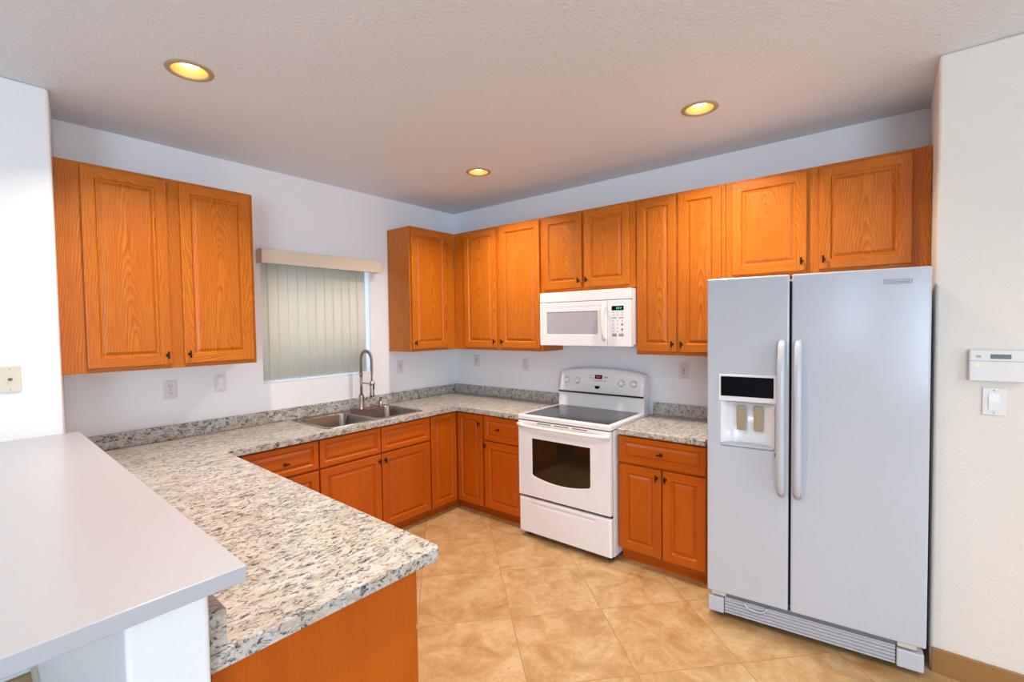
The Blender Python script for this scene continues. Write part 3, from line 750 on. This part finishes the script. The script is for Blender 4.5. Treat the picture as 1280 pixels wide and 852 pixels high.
# freezer door with dispenser opening
def door_hole(x0, x1, z0, z1, hole, dep):
    bm = newbm()
    a = [bm.verts.new((x, 0, z)) for x, z in ((x0, z0), (x1, z0), (x1, z1), (x0, z1))]; es = [bm.edges.new((a[i], a[(i+1) % 4])) for i in range(4)]
    b = [bm.verts.new((x, 0, z)) for x, z in hole]; es += [bm.edges.new((b[i], b[(i+1) % len(b)])) for i in range(len(b))]
    bmesh.ops.triangle_fill(bm, edges=es, use_beauty=True, normal=(0, -1, 0))
    ext = bmesh.ops.extrude_face_region(bm, geom=bm.faces[:]); bmesh.ops.translate(bm, verts=[v for v in ext['geom'] if isinstance(v, bmesh.types.BMVert)], vec=(0, dep, 0))
    bmesh.ops.recalc_face_normals(bm, faces=bm.faces[:]); return bm
hx0, hx1, hz0, hz1 = .066, .320, .955, 1.192
bm = door_hole(0, SPL-.005, DB, DT, rrect(hx0, hx1, hz0, hz1, .006, 3), .060)
fd = obj('freezer_door', bm, 'fridge', fg, bevel=.008)
bm = newbm(); box(bm, SPL+.005, FW, 0, .060, DB, DT, .009, seg=4); rd = obj('refrigerator_door', bm, 'fridge', fg)
# dispenser: cavity liner curved inward
bm = newbm(); nn = 10
def cav(z, s): return [(hx0+(hx1-hx0)*k/nn, .004+.052*(1-abs(2*k/nn-1)**3)*s) for k in range(nn+1)]
rows = [(hz0+.001, 1.0), (hz0+.02, 1.0), (hz1-.001, 1.0)]
vv = [[bm.verts.new((x, y, z)) for x, y in cav(z, s)] for z, s in rows]
for a, b in zip(vv, vv[1:]):
    for k in range(nn): bm.faces.new((a[k], a[k+1], b[k+1], b[k])).smooth = True
fr0 = [bm.verts.new((x, .004, hz0+.001)) for x, y in cav(0, 1)]
for k in range(1, nn-1): bm.faces.new((vv[0][k], vv[0][k+1], fr0[k+1], fr0[k]))
fr1 = [bm.verts.new((x, .004, hz1-.001)) for x, y in cav(0, 1)]
for k in range(1, nn-1): bm.faces.new((vv[-1][k+1], vv[-1][k], fr1[k], fr1[k+1]))
obj('dispenser_cavity', bm, 'white', fd)
bm = newbm(); box(bm, .058, .328, -.004, .003, 1.196, 1.338, .003); dp = obj('dispenser_bezel', bm, 'white', fd)
bm = newbm(); box(bm, .069, .316, -.0055, -.003, 1.222, 1.326, .001); obj('dispenser_display', bm, 'panel', dp)
for x in (.165, .245):
    bm = newbm(); box(bm, x-.022, x+.022, .028, .040, 1.040, 1.172, .006); obj('paddle', bm, 'paddle', fd)
bm = newbm(); box(bm, .070, .316, -.006, .045, .958, .970, .003); obj('drip_tray', bm, 'fridge', fd)
bm = newbm(); box(bm, .319, .324, -.002, .001, .925, .948, .0005); obj('tray_tab', bm, 'grey', fd)
def handle(x, parent):
    bm = newbm(); pts = []; rr = []
    for k in range(25):
        s = k/24; e = 2*s-1; pts.append((0, -.050*(1-abs(e)**7)-.004-.012*(1-e*e), s*.775)); rr.append(.0145)
    tube(bm, pts, rr, 14)
    for v in bm.verts: v.co.x *= 1.15
    obj('door_handle', bm, 'fridge', parent, (x, 0, .738))
handle(SPL-.036, fd); handle(SPL+.034, rd)
# badge
bm = newbm()
for x0, x1, z0, z1 in ((.748, .846, 1.7735, 1.7755), (.748, .846, 1.7915, 1.7935), (.748, .750, 1.7735, 1.7935), (.844, .846, 1.7735, 1.7935)): box(bm, x0, x1, -.0012, .0005, z0, z1)
bd = obj('badge', bm, 'ink', rd)
textmesh('badge_lettering', 'KitchenAid', .017, 'ink', bd, (.797, -.0004, 1.783), (R(90), 0, 0), .0005, 1.05)
# base grille
bm = newbm(); box(bm, .085, FW-.105, .024, .055, .032, .118, .002)
for k in range(5): box(bm, .085, FW-.105, .016, .026, .036+.0165*k, .045+.0165*k, .002)
bgl = obj('base_grille', bm, 'lightgrey', fg)
bm = newbm(); box(bm, .080, FW-.10, .03, .05, .118, .14); obj('grille_gap', bm, 'grey', fg)
bm = newbm(); pts = [(.235+.052*math.cos(R(a)), .012, .121+.032*math.sin(R(a))) for a in range(180, 361, 15)]; tube(bm, pts, .0045, 8); obj('filter_cover', bm, 'fridge', bgl)
for x0, x1 in ((.004, .082), (FW-.102, FW-.006)):
    bm = newbm(); box(bm, x0, x1, .010, .070, .030, .112, .005); obj('foot_cover', bm, 'fridge', fg)
for x in (.06, FW-.06):
    for y in (.09, .70): bm = newbm(); lathe(bm, [(0, 0), (.02, 0), (.02, .034), (0, .034)], (x, y, 0), n=14); obj('roller_foot', bm, 'dark', fg)
for x0 in (.02, FW-.10): bm = newbm(); box(bm, x0, x0+.07, .02, .07, .120, .143, .003); obj('hinge', bm, 'almond', fg)

# ------------------------------------------------------------------ wall plates
def plate(name, label, cat, loc, rotz, kind, group=None, mat='plate', wd=.072, ht=.118):
    o = thing(name, label, cat, loc, rotz, group)
    bm = newbm(); box(bm, -wd/2, wd/2, -.006, -.0005, -ht/2, ht/2, .003); obj('cover_plate', bm, mat, o)
    if kind == 'outlet':
        for z in (-.0215, .0215):
            bm = newbm(); prism(bm, [(.0165*math.cos(R(a)), max(-.0135, min(.0135, .0175*math.sin(R(a))))+z) for a in range(0, 360, 15)], -.0085, -.0055, 'y'); sk_ = obj('socket', bm, 'offwhite' if mat == 'almond' else 'plate', o)
            bm = newbm(); box(bm, -.0078, -.0052, -.0092, -.0080, z-.001, z+.0085); box(bm, .0052, .0078, -.0092, -.0080, z, z+.0075)
            tube(bm, [(0, -.0080, z-.0075), (0, -.0092, z-.0075)], .0028, 8); obj('slot', bm, 'dark', sk_)
    elif kind == 'gfci':
        bm = newbm(); box(bm, -.0165, .0165, -.0085, -.005, -.033, .033, .0015); s_ = obj('receptacle', bm, 'offwhite' if mat == 'almond' else 'plate', o)
        bm = newbm()
        for z in (-.021, .017):
            box(bm, -.0078, -.0052, -.0092, -.0084, z, z+.009); box(bm, .0052, .0078, -.0092, -.0084, z, z+.008); tube(bm, [(0, -.0084, z-.005), (0, -.0092, z-.005)], .0026, 8)
        box(bm, -.007, .007, -.0094, -.0084, -.0035, -.0005); box(bm, -.007, .007, -.0094, -.0084, .002, .005)
        obj('slot', bm, 'dark', s_)
    elif kind == 'rocker':
        bm = newbm(); prism(bm, [(-.008, -.0335), (-.011, 0), (-.007, .0335), (-.005, .0335), (-.005, -.0335)], -.0165, .0165, 'x'); obj('rocker', bm, 'white', o)
    elif kind == 'coax':
        bm = newbm(); lathe(bm, [(0, -.014), (.0045, -.014), (.0045, -.008), (.0075, -.008), (.0075, -.005)], axis='y', n=18); obj('coaxial_jack', bm, 'grey', o)
    for z in ((0,) if kind == 'outlet' else (-.048, .048)): bm = newbm(); lathe(bm, [(0, -.0072), (.003, -.0070), (.0034, -.0058)], (0, 0, z), 'y', 12); obj('screw', bm, 'lightgrey', o)
    return o
plate('wall_outlet', 'white duplex wall outlet below the left wall cabinet', 'outlet', (-2.565, 0, 1.231), 0, 'outlet')
plate('light_switch', 'white rocker switch below the left wall cabinet, right of the outlet', 'light switch', (-2.276, 0, 1.242), 0, 'rocker')
plate('wall_outlet', 'white wall outlet between the faucet and the corner, below the single-door cabinet', 'outlet', (-.739, 0, 1.239), 0, 'gfci')
plate('wall_outlet', 'white wall outlet right next to the room corner, above the backsplash', 'outlet', (0, -.298, 1.261), RB, 'gfci')
plate('wall_outlet', 'white wall outlet just left of the range console', 'outlet', (0, -.918, 1.245), RB, 'outlet')
plate('wall_outlet', 'almond wall outlet between the range and the refrigerator', 'outlet', (0, -2.384, 1.258), RB, 'gfci')
plate('cable_plate', 'cream wall plate with a single cable jack at the left edge above the bar', 'wall plate', (-3.305, LY, 1.397), 0, 'coax', mat='almond', wd=.074, ht=.12)
plate('light_switch', 'white rocker switch below the thermostat on the right wall', 'light switch', (WX, -3.918, 1.258), RB, 'rocker')
th = thing('thermostat', 'white rectangular thermostat with small grey screen on the right wall', 'thermostat', (WX, -3.836, 1.344), RB)
bm = newbm(); box(bm, .001, .171, -.026, -.0005, 0, .135, .006, seg=3); hs = obj('housing', bm, 'plate', th)
bm = newbm(); box(bm, .002, .170, -.0266, -.0255, .087, .0885); obj('seam', bm, 'grey', hs)
bm = newbm(); box(bm, .066, .128, -.0270, -.0255, .098, .117, .0008); obj('display', bm, simple('lcd_grey', srgb(86, 96, 96), .3), hs)
bm = newbm()
for a, b in ((0, 1.0), (0, .6)):
    pts = [(.030+.009*math.cos(R(q))*(b), -.0263, .1065+.004*math.sin(R(q))*b) for q in range(0, 361, 30)]; tube(bm, pts, .0007, 5)
obj('emblem', bm, 'ink', hs)
bm = newbm(); prism(bm, [(.020, .070), (.034, .077), (.030, .070), (.034, .063)], -.0268, -.0255, 'y'); obj('indicator_light', bm, 'led', hs)

# ------------------------------------------------------------------ recessed ceiling lights
def can(loc, label):
    c = thing('recessed_light', label, 'ceiling light', (loc[0], loc[1], ZC), 0, 'recessed ceiling lights')
    bm = newbm(); lathe(bm, [(.070, .001), (.072, -.0045), (.080, -.006), (.094, -.0035), (.0955, -.0002)], n=48); obj('trim_ring', bm, 'brass', c)
    bm = newbm(); lathe(bm, [(.071, .0), (.068, .04), (.060, .085), (.056, .092)], n=48); obj('reflector', bm, 'reflector', c)
    bm = newbm(); lathe(bm, [(.0, .0195), (.025, .0205), (.038, .025), (.042, .035), (.040, .055), (.030, .095)], n=32); obj('bulb', bm, 'bulb', c)
    bm = newbm(); lathe(bm, [(.077, .0005), (.077, .14), (.0, .14)], n=32); obj('housing', bm, 'lightgrey', c)
    l = bpy.data.lights.new('lamp', 'AREA'); l.shape = 'DISK'; l.size = .074; l.energy = CAN_POWER; l.color = CAN_COL; l.spread = R(128)
    o = bpy.data.objects.new('lamp', l); COL.objects.link(o); o.location = (0, 0, .016); o.parent = c
    return c
can(CANS[0], 'lit round recessed ceiling light above the left counter, nearest the camera')
can(CANS[1], 'lit round recessed ceiling light near the room corner, smallest in view')
can(CANS[2], 'lit round recessed ceiling light in front of the refrigerator cabinets')
can(CANS[3], 'lit round recessed ceiling light above the peninsula end')
can(CANS[4], 'added unseen recessed ceiling light behind the camera, warming the right wall')  # lamp added out of view to warm the right wall and nearby ceiling
